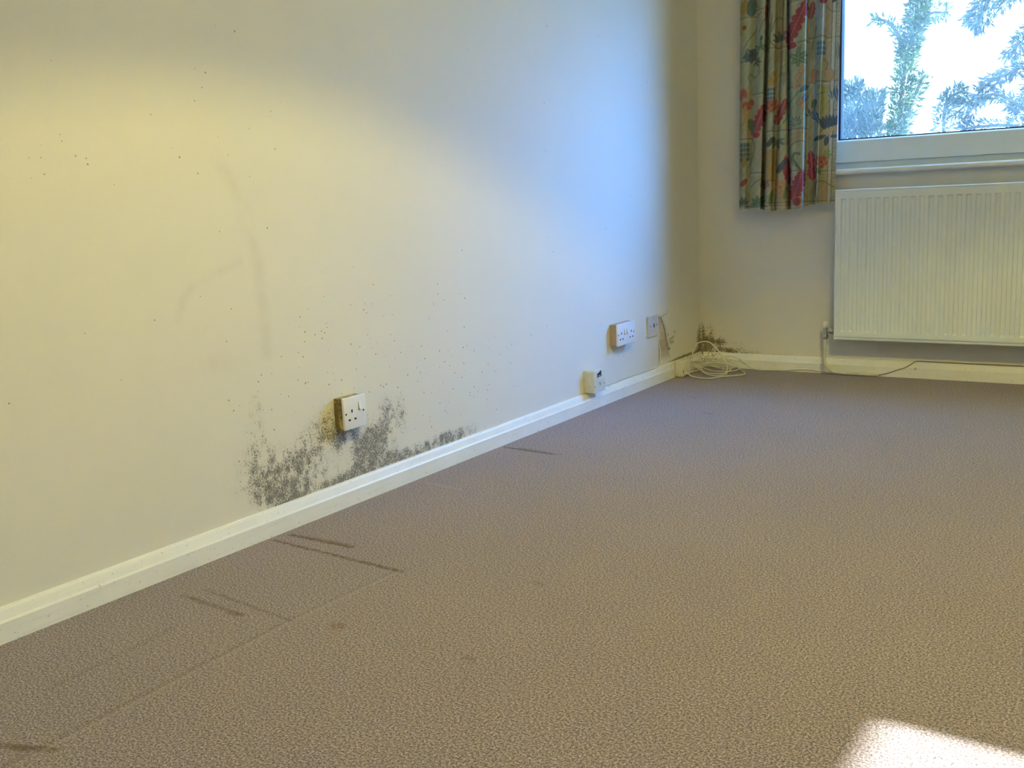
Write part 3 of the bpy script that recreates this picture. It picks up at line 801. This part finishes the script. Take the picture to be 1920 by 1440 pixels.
def rocker(parent, x, yc, zc):
    sw = bmesh.new()
    hy, hz = .0048, .0105
    v = [sw.verts.new(p) for p in ((x, yc - hy, zc - hz), (x, yc + hy, zc - hz), (x, yc + hy, zc + hz), (x, yc - hy, zc + hz),
                                   (x + .0052, yc - hy, zc - hz), (x + .0052, yc + hy, zc - hz), (x + .0008, yc + hy, zc + hz), (x + .0008, yc - hy, zc + hz))]
    for q in ((0, 3, 2, 1), (4, 5, 6, 7), (0, 1, 5, 4), (1, 2, 6, 5), (2, 3, 7, 6), (3, 0, 4, 7)): sw.faces.new([v[i] for i in q])
    s_ = part('rocker_switch', sw, m_plate, parent)
    bm = bmesh.new(); w = .0011
    vv = [bm.verts.new(p) for p in ((x, yc - hy - w, zc - hz - w), (x, yc - hy, zc - hz - w), (x, yc - hy, zc + hz), (x, yc - hy - w * .3, zc + hz))]
    A = vv; B = [bm.verts.new((q.co.x + .0005, q.co.y, q.co.z)) for q in vv]
    for k in range(4): bm.faces.new((A[k], A[(k + 1) % 4], B[(k + 1) % 4], B[k]))
    bm.faces.new(A[::-1]); bm.faces.new(B)
    box(bm, (x, yc - hy - w, zc - hz - w * 1.6), (x + .0005, yc + hy, zc - hz))
    part('switch_shadow', bm, m_hole_and_shadow, s_)  # rocker's shadow, painted as dark strips on its left and below

def socket(label, y0, z0, w, depth, mback, group, outlets, switches, screws, lip=.008):
    s_ = thing('wall_socket', label, 'socket', (0, y0 + w / 2, z0), group=group)
    bm = bmesh.new(); box(bm, (0, y0 + .002, z0 + .002), (depth - lip, y0 + w - .002, z0 + .084), .002)
    part('back_box', bm, mback, s_)
    bm = bmesh.new(); box(bm, (depth - lip, y0, z0), (depth, y0 + w, z0 + .086), .0022, seg=3)
    fp_ = part('faceplate', bm, m_plate, s_); auto_smooth(fp_, 35)
    x = depth
    for yy, zz in outlets: pins(s_, x, yy, zz)
    for yy, zz in switches: rocker(s_, x, yy, zz)
    for yy, zz in screws:
        bm = bmesh.new(); disc(bm, x, yy, zz, .0026, .0028, .0006); part('screw', bm, m_hole_and_shadow, s_)
    return s_
socket('single white socket on the mould-speckled wall, yellowed box side', -2.392, .211, .086, .037, m_back1, 'wall sockets on the left wall',
       [(-2.362, .248)], [(-2.331, .270)], [(-2.385, .254), (-2.318, .254)])
socket('double white socket with brown box side, right of the skirting junction box', -.869, .214, .146, .037, m_back2, 'wall sockets on the left wall',
       [(-.838, .250), (-.756, .250)], [(-.808, .266), (-.789, .266)], [(-.861, .257), (-.736, .257)])

# aerial / telephone plate
tp = thing('telephone_plate', 'flat grey plate with small openings, beside the peeling paper', 'wall plate', (0, -.5025, .204))
bm = bmesh.new(); box(bm, (0, -.5455, .204), (.008, -.4595, .290), .002, seg=3); q = part('faceplate', bm, m_plate_old, tp); auto_smooth(q, 35)
bm = bmesh.new(); box(bm, (.008, -.4965, .240), (.0087, -.4885, .256)); part('jack_opening', bm, m_hole_and_shadow, tp)
for yy in (-.5250, -.4660):
    bm = bmesh.new(); disc(bm, .008, yy, .248, .0026, .0028, .0007); part('screw', bm, m_hole_and_shadow, tp)

# junction box sitting on the skirting
jb = thing('telephone_box', 'cream box with a dark blue label on the left skirting', 'junction box', (0, -1.035, .068))
bm = bmesh.new(); box(bm, (0, -1.077, .069), (.045, -.995, .153), .002, seg=3); q = part('housing', bm, m_junction, jb); auto_smooth(q, 35)
bm = bmesh.new()
LB = [(-1.056, .1255), (-1.023, .1275), (-1.023, .1500), (-1.056, .1385)]
A = [bm.verts.new((.045, y, z)) for y, z in LB]; B = [bm.verts.new((.0456, y, z)) for y, z in LB]
for k in range(4): bm.faces.new((A[k], A[(k + 1) % 4], B[(k + 1) % 4], B[k]))
bm.faces.new(A[::-1]); bm.faces.new(B)
lab = part('label', bm, m_navy, jb); lab['label'] = 'dark blue label with a cut corner and small white word'
bm = bmesh.new()     # the tiny white word, too small to read: a lower-case run of strokes
yy = -1.0535
for k, (wd, ht, up) in enumerate([(.0016, .0060, 0), (.0022, .0036, 0), (.0024, .0034, 0), (.0022, .0036, 0), (.0022, .0034, 0), (.0024, .0036, 0), (.0020, .0034, 0), (.0020, .0036, 0)]):
    z0 = .1288 + (yy + 1.0535) * .06
    box(bm, (.0456, yy, z0), (.0460, yy + wd * .38, z0 + ht)); box(bm, (.0456, yy, z0), (.0460, yy + wd, z0 + .0010)); 
    if k % 2: box(bm, (.0456, yy, z0 + ht - .001), (.0460, yy + wd, z0 + ht))
    yy += wd + .0010
part('label_print', bm, m_whitep, lab)
bm = bmesh.new()
box(bm, (.045, -1.0435, .1035), (.0456, -1.0325, .1050)); box(bm, (.045, -1.0345, .0925), (.0456, -1.0325, .1035)); part('jack_outline', bm, m_hole_and_shadow, jb)
for yy, zz in ((-1.0735, .0935), (-.9985, .0960)):
    bm = bmesh.new(); disc(bm, .045, yy, zz, .0020, .0024, .0006); part('screw', bm, m_hole_and_shadow, jb)

# telephone wire along the top of the skirting and up to the plate
bm = bmesh.new()
pts = [(.0075, -.996, .0725), (.0085, -.93, .0715), (.0080, -.83, .0705), (.0085, -.73, .0735), (.0080, -.64, .0710), (.0080, -.53, .0690), (.0075, -.465, .0700), (.0055, -.4345, .078), (.0045, -.4320, .105), (.0045, -.4310, .139), (.0045, -.4390, .175), (.0045, -.4395, .200), (.0050, -.4300, .212), (.0060, -.4180, .216), (.0060, -.412, .213)]
tube(bm, smooth_path(pts, 6), .0021, 8)
o = link_mesh('telephone_wire', bm, m_cord, smooth=True)
tag(o, 'thin white wire on top of the left skirting rising beside the grey plate', 'wire')

# lifted wallpaper flap and tan filler square
bm = bmesh.new()
E = [(-.404, .276, .001), (-.400, .262, .0025), (-.390, .245, .003), (-.378, .222, .0035), (-.366, .190, .003), (-.356, .160, .0025), (-.347, .132, .001)]
rows = []
for y, z, h in E:
    rows.append([bm.verts.new((h * 1.6 + .0005, y - .006, z)), bm.verts.new((h * 2.2 + .0005, y, z)), bm.verts.new((h * 1.0 + .0004, y + .008, z)), bm.verts.new((.0002, y + .022, z))])
for A, B in zip(rows[:-1], rows[1:]):
    for k in range(3): bm.faces.new((A[k], A[k + 1], B[k + 1], B[k]))
top = [(-.437, .281), (-.404, .2815), (-.37, .285), (-.343, .291)]
T = [[bm.verts.new((.0006, y, z - .007)), bm.verts.new((.0045, y, z)), bm.verts.new((.0003, y, z + .006))] for y, z in top]
for A, B in zip(T[:-1], T[1:]):
    for k in range(2): bm.faces.new((A[k], A[k + 1], B[k + 1], B[k]))
o = link_mesh('wallpaper_flap', bm, m_paper, smooth=True)
sm_ = o.modifiers.new('thickness', 'SOLIDIFY'); sm_.thickness = .0006; sm_.offset = 0
tag(o, 'torn edge of lifting wallpaper right of the grey plate', 'wallpaper')
bm = bmesh.new(); box(bm, (0, -.4245, .131), (.0045, -.368, .178), .001)
o = link_mesh('filler_square', bm, m_tan); tag(o, 'small tan square on the bared plaster near the corner', 'filler patch')

# ------------------------------------------------------------------ plug adaptor on the floor and its cord
ad = thing('power_adaptor', 'cream rounded adaptor standing on the carpet against the left skirting end', 'adaptor', (.037, -.282, 0))
bm = bmesh.new(); box(bm, (.0185, -.3205, 0.0), (.0560, -.2420, .0735), .0095, seg=4)
q = part('housing', bm, m_cord, ad); auto_smooth(q, 40)
bm = bmesh.new(); lathe(bm, [(.0075, 0), (.0075, .004), (.0045, .008), (.0035, .016)], (.054, -.2870, .0145), 0, 14)
part('cord_grommet', bm, m_cord, ad, True)
bm = bmesh.new(); disc(bm, .0560, -.312, .026, .004, .006, .0007); part('brown_mark', bm, simple('brown_mark', (.20, .13, .05), .8), ad)

cable = thing('power_cable', 'coiled cream cable lying in the corner with a standing loop', 'cable', (.12, -.15, 0))
run = [(.0712, -.2875, .0145), (.080, -.296, .008), (.114, -.313, .0045), (.177, -.317, .0045), (.211, -.254, .0045), (.248, -.224, .0045), (.276, -.188, .0045), (.270, -.146, .0045),
       (.225, -.075, .0050), (.185, -.040, .010), (.153, -.034, .017), (.122, -.034, .022), (.087, -.034, .022),
       (.045, -.060, .018), (.030, -.118, .016), (.048, -.095, .010), (.117, -.140, .0050), (.171, -.154, .0085), (.208, -.132, .0085), (.217, -.080, .0085), (.190, -.042, .010), (.169, -.068, .0050), (.147, -.080, .0045),
       (.110, -.060, .0045), (.060, -.045, .012), (.030, -.060, .030), (.024, -.120, .040), (.030, -.165, .045)]
bm = bmesh.new(); tube(bm, smooth_path(run, 8), .0026, 8)
run2 = [(.030, -.165, .045), (.0235, -.150, .066), (.0245, -.140, .080), (.028, -.140, .100), (.043, -.140, .122), (.073, -.140, .134), (.104, -.140, .132), (.129, -.140, .114), (.150, -.140, .091), (.169, -.140, .062), (.184, -.142, .039), (.188, -.145, .016), (.190, -.165, .005),
        (.203, -.185, .0048), (.198, -.232, .0048), (.170, -.252, .0048), (.122, -.226, .0070), (.060, -.150, .010), (.032, -.160, .030)]
tube(bm, smooth_path(run2, 8), .0026, 8)
run3 = [(.032, -.160, .030), (.034, -.130, .022), (.060, -.130, .010), (.113, -.196, .0050), (.169, -.218, .0080), (.200, -.190, .0090), (.185, -.100, .010), (.152, -.110, .0090), (.141, -.072, .0080), (.106, -.040, .011), (.074, -.036, .015), (.036, -.055, .012),
        (.050, -.120, .0060), (.044, -.180, .0048), (.040, -.215, .0048), (.036, -.236, .0060)]
tube(bm, smooth_path(run3, 8), .0026, 8)
part('cord', bm, m_cord, cable, True)
bm = bmesh.new()
run4 = [(.050, -.120, .0110), (.050, -.060, .013), (.070, -.038, .022), (.100, -.034, .038), (.125, -.034, .050), (.150, -.038, .057), (.180, -.055, .058), (.208, -.075, .055), (.216, -.080, .0525)]
tube(bm, smooth_path(run4, 8), .0022, 8)
run5 = [(.2495, -.080, .0345), (.262, -.078, .024), (.276, -.072, .014), (.298, -.055, .006), (.335, -.036, .0036), (.39, -.026, .0040), (.427, -.022, .0065), (.48, -.0215, .0125), (.52, -.0215, .0125), (.545, -.0215, .010), (.575, -.0215, .0065), (.62, -.0215, .0045), (.70, -.0212, .0038), (.775, -.0212, .0045),
        (.800, -.0212, .0040)]
tube(bm, smooth_path(run5, 6), .0021, 8)
part('thin_lead', bm, m_cord, cable, True)
bm = bmesh.new()
tube(bm, [Vector((.2155, -.080, .0530)), Vector((.219, -.080, .0510)), Vector((.2465, -.080, .0360)), Vector((.250, -.080, .0340))], lambda k: .0062 if .1 < k < .9 else .0048, 12)
q = part('inline_connector', bm, m_conn, cable, True); q['label'] = 'pale grey-green connector joining two leads'

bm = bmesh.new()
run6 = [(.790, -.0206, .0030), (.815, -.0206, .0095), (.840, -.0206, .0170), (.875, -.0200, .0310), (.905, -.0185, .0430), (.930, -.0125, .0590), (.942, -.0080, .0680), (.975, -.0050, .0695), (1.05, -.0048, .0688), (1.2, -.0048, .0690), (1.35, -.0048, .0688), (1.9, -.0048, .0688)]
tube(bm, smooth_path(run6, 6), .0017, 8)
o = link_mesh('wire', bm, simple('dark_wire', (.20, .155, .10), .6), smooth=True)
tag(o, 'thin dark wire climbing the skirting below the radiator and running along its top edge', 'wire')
# ------------------------------------------------------------------ pendant lamp (its light falls on the lower part of the walls)
lp = thing('pendant_lamp', 'fabric shaded pendant lamp hanging from the ceiling', 'lamp', (LAMP_POS[0], LAMP_POS[1], RZ))
bm = bmesh.new(); lx, ly, lz = LAMP_POS
tube(bm, [Vector((lx, ly, RZ)), Vector((lx, ly, lz + .03))], .003, 8); lathe(bm, [(.04, 0), (.045, -.01), (.02, -.03)], (lx, ly, RZ), 2, 20)
part('flex', bm, m_plate, lp)
bm = bmesh.new()
n = 40; r0, r1, zb, zt = .240, .150, lz - .150, lz + .08
A = [bm.verts.new((lx + r0 * math.cos(2 * math.pi * k / n), ly + r0 * math.sin(2 * math.pi * k / n), zb)) for k in range(n)]
B = [bm.verts.new((lx + r1 * math.cos(2 * math.pi * k / n), ly + r1 * math.sin(2 * math.pi * k / n), zt)) for k in range(n)]
for k in range(n): bm.faces.new((A[k], A[(k + 1) % n], B[(k + 1) % n], B[k]))
t = NT('shade_fabric'); t.col((.75, .66, .45)); t.rough(.9)
tb = t.n.new('ShaderNodeBsdfTranslucent'); tb.inputs[0].default_value = (.70, .58, .36, 1)
ms = t.n.new('ShaderNodeMixShader'); ms.inputs[0].default_value = .28
t.l.new(t.b.outputs[0], ms.inputs[1]); t.l.new(tb.outputs[0], ms.inputs[2]); t.l.new(ms.outputs[0], t.out.inputs[0])
part('lamp_shade', bm, t.m, lp, True)
bm = bmesh.new(); bmesh.ops.create_icosphere(bm, subdivisions=2, radius=.014, matrix=Matrix.Translation(LAMP_POS))
t = NT('bulb_glow'); t.n.remove(t.b); em = t.n.new('ShaderNodeEmission'); em.inputs[0].default_value = (*LAMP_COL, 1); em.inputs[1].default_value = LAMP_STRENGTH
t.l.new(em.outputs[0], t.out.inputs[0]); part('bulb', bm, t.m, lp, True)

# ------------------------------------------------------------------ garden outside the window
m_grass = simple('lawn', (.10, .16, .06), .9, var=.3, scale=8)
bm = bmesh.new(); box(bm, (-30, .29, -.45), (30, 40, -.40)); o = link_mesh('ground', bm, m_grass); o['kind'] = 'structure'
def leafmat(name, c):
    t = NT(name); n = t.noise(6, 2)
    cc = t.mix(t.ramp(n, .35, .65), tuple(x * .6 for x in c), tuple(x * 1.4 for x in c)); t.col(cc); t.rough(.5)
    return t.m
m_leaf = [leafmat('foliage_blue_green', (.085, .13, .12)), leafmat('foliage_green', (.10, .16, .07)), leafmat('foliage_grey', (.10, .13, .15))]
m_bark = simple('bark', (.13, .11, .10), .9, var=.3, scale=15)
def plant(name, label, cat, base, limbs, n_per_m, size, mat, up=.4, group=None):
    n_per_m *= 1.6; size *= .72
    """limbs: list of ([points], radius of leaf mass). Woody stems run inside the leaf masses."""
    rnd = random.Random(len(label) * 13 + len(limbs))
    th = thing(name, label, cat, base, group)
    bs = bmesh.new(); bf = bmesh.new()
    for pts, r in limbs:
        path = smooth_path(pts, 5) if len(pts) > 2 else [Vector(p) for p in pts]
        tube(bs, path, lambda k: .014 * (1 - .6 * k) + r * .06, 7)
        L = sum((b - a).length for a, b in zip(path[:-1], path[1:]))
        for _ in range(int(L * n_per_m * (r / .06))):
            i = rnd.randrange(len(path) - 1); k = rnd.random()
            p = path[i].lerp(path[i + 1], k); d = (path[i + 1] - path[i]).normalized()
            o_ = Vector((rnd.gauss(0, 1), rnd.gauss(0, 1), rnd.gauss(0, 1))); o_ -= d * o_.dot(d); o_.normalize()
            rr = r * math.sqrt(rnd.random()); p = p + o_ * rr
            dr = (d * up + o_ * .6 + Vector((rnd.gauss(0, .4), rnd.gauss(0, .4), rnd.gauss(0, .4)))).normalized()
            s_ = dr.cross(Vector((rnd.gauss(0, 1), rnd.gauss(0, 1), rnd.gauss(0, 1)))).normalized()
            ln = size * rnd.uniform(.6, 1.3); w = ln * .14
            a, b, c, e = p, p + dr * ln * .45 + s_ * w, p + dr * ln, p + dr * ln * .45 - s_ * w
            bf.faces.new([bf.verts.new(q_) for q_ in (a, b, c, e)])
    part('stem', bs, m_bark, th); part('foliage', bf, mat, th)
    return th
G = -.4
plant('garden_shrub', 'upright feathery shrub beyond the glass nearest the curtain', 'shrub', (-.13, 3.2, G),
      [([(-.19, 3.2, G), (-.19, 3.2, .96), (-.19, 3.2, 1.26), (-.21, 3.2, 1.50)], .072), ([(-.07, 3.22, G), (-.07, 3.2, .96), (-.07, 3.2, 1.21), (-.05, 3.2, 1.42)], .062), ([(-.28, 3.3, G), (-.30, 3.3, 1.0), (-.29, 3.3, 1.3)], .06), ([(-.40, 3.0, G), (-.42, 3.0, 1.2), (-.40, 3.0, 1.75), (-.37, 3.0, 1.95)], .045)], 520, .075, m_leaf[0], .9)
plant('conifer', 'slender leaning conifer in the garden left of centre in the window', 'tree', (-.10, 3.8, G),
      [([(-.12, 3.8, G), (-.08, 3.8, .96), (-.04, 3.8, 1.2), (-.01, 3.8, 1.43), (.02, 3.8, 1.69), (.06, 3.8, 1.87), (.11, 3.8, 2.2), (.16, 3.8, 2.7)], .066), ([(-.03, 3.9, 1.15), (.06, 3.9, 1.42), (.13, 3.9, 1.57)], .048), ([(.0, 3.8, 1.75), (-.10, 3.8, 1.95), (-.24, 3.8, 2.0)], .03), ([(.04, 3.8, 1.85), (.15, 3.8, 1.98), (.30, 3.8, 1.98)], .05)], 620, .07, m_leaf[1], .5)
plant('tree', 'tree with arching feathery branches at the right of the window', 'tree', (1.15, 4.4, G),
      [([(1.15, 4.4, G), (1.12, 4.4, .8), (1.05, 4.4, 1.6), (1.0, 4.4, 2.6)], .05),
       ([(1.10, 4.4, 1.0), (.89, 4.4, 1.11), (.67, 4.4, 1.18), (.41, 4.4, 1.19), (.30, 4.4, 1.17)], .045),
       ([(1.10, 4.4, 1.0), (.89, 4.42, 1.14), (.66, 4.4, 1.36), (.48, 4.4, 1.42), (.31, 4.4, 1.25)], .042),
       ([(1.06, 4.4, 1.1), (.88, 4.45, 1.30), (.73, 4.4, 1.59), (.62, 4.4, 1.56), (.51, 4.4, 1.53), (.40, 4.4, 1.42), (.25, 4.4, 1.29)], .042),
       ([(1.06, 4.4, 1.5), (.88, 4.5, 1.48), (.75, 4.5, 1.39), (.67, 4.5, 1.26)], .090),
       ([(1.04, 4.4, 1.9), (.85, 4.4, 1.99), (.75, 4.4, 1.85), (.67, 4.4, 1.76), (.62, 4.4, 1.67)], .055),
       ([(1.02, 4.5, 2.3), (.55, 4.7, 2.35), (.43, 4.7, 2.18), (.36, 4.7, 2.05), (.30, 4.7, 1.98)], .095),
       ([(1.02, 4.4, 2.2), (.50, 4.6, 2.62), (.05, 4.8, 2.55), (-.11, 4.9, 2.28), (-.16, 5.0, 2.11)], .062),
       ([(1.04, 4.4, 1.7), (.88, 4.3, 1.66), (.78, 4.3, 1.70), (.74, 4.3, 1.80)], .05),
       ([(1.04, 4.4, 2.0), (.90, 4.3, 2.1), (.70, 4.3, 2.14), (.55, 4.3, 2.05)], .05)], 520, .075, m_leaf[2], .8)
plant('garden_shrub', 'low rounded shrub beyond the window, between conifer and branches', 'shrub', (.17, 4.7, G),
      [([(.17, 4.7, G), (.12, 4.7, .6), (.10, 4.7, .95)], .09), ([(.14, 4.7, .8), (.12, 4.7, 1.32), (.17, 4.7, 1.45), (.27, 4.7, 1.50)], .066)], 600, .07, m_leaf[0], .5)
# dense evergreen hedge closing the garden low down
for i, wd in enumerate(['behind the shrub nearest the curtain', 'behind the slender conifer', 'behind the low rounded shrub', 'behind the arching branches', 'at the right edge of the window']):
    x = -3.0 + i * 1.6
    plant('garden_bush', 'dark evergreen bush far down the garden ' + wd, 'bush', (x, 9 + .2 * math.sin(i * 2), G),
          [([(x, 9 + .2 * math.sin(i * 2), G), (x, 9, .15), (x + .1, 9, .5)], .5)], 60, .22, m_leaf[1], .5, 'evergreen bushes at the end of the garden')
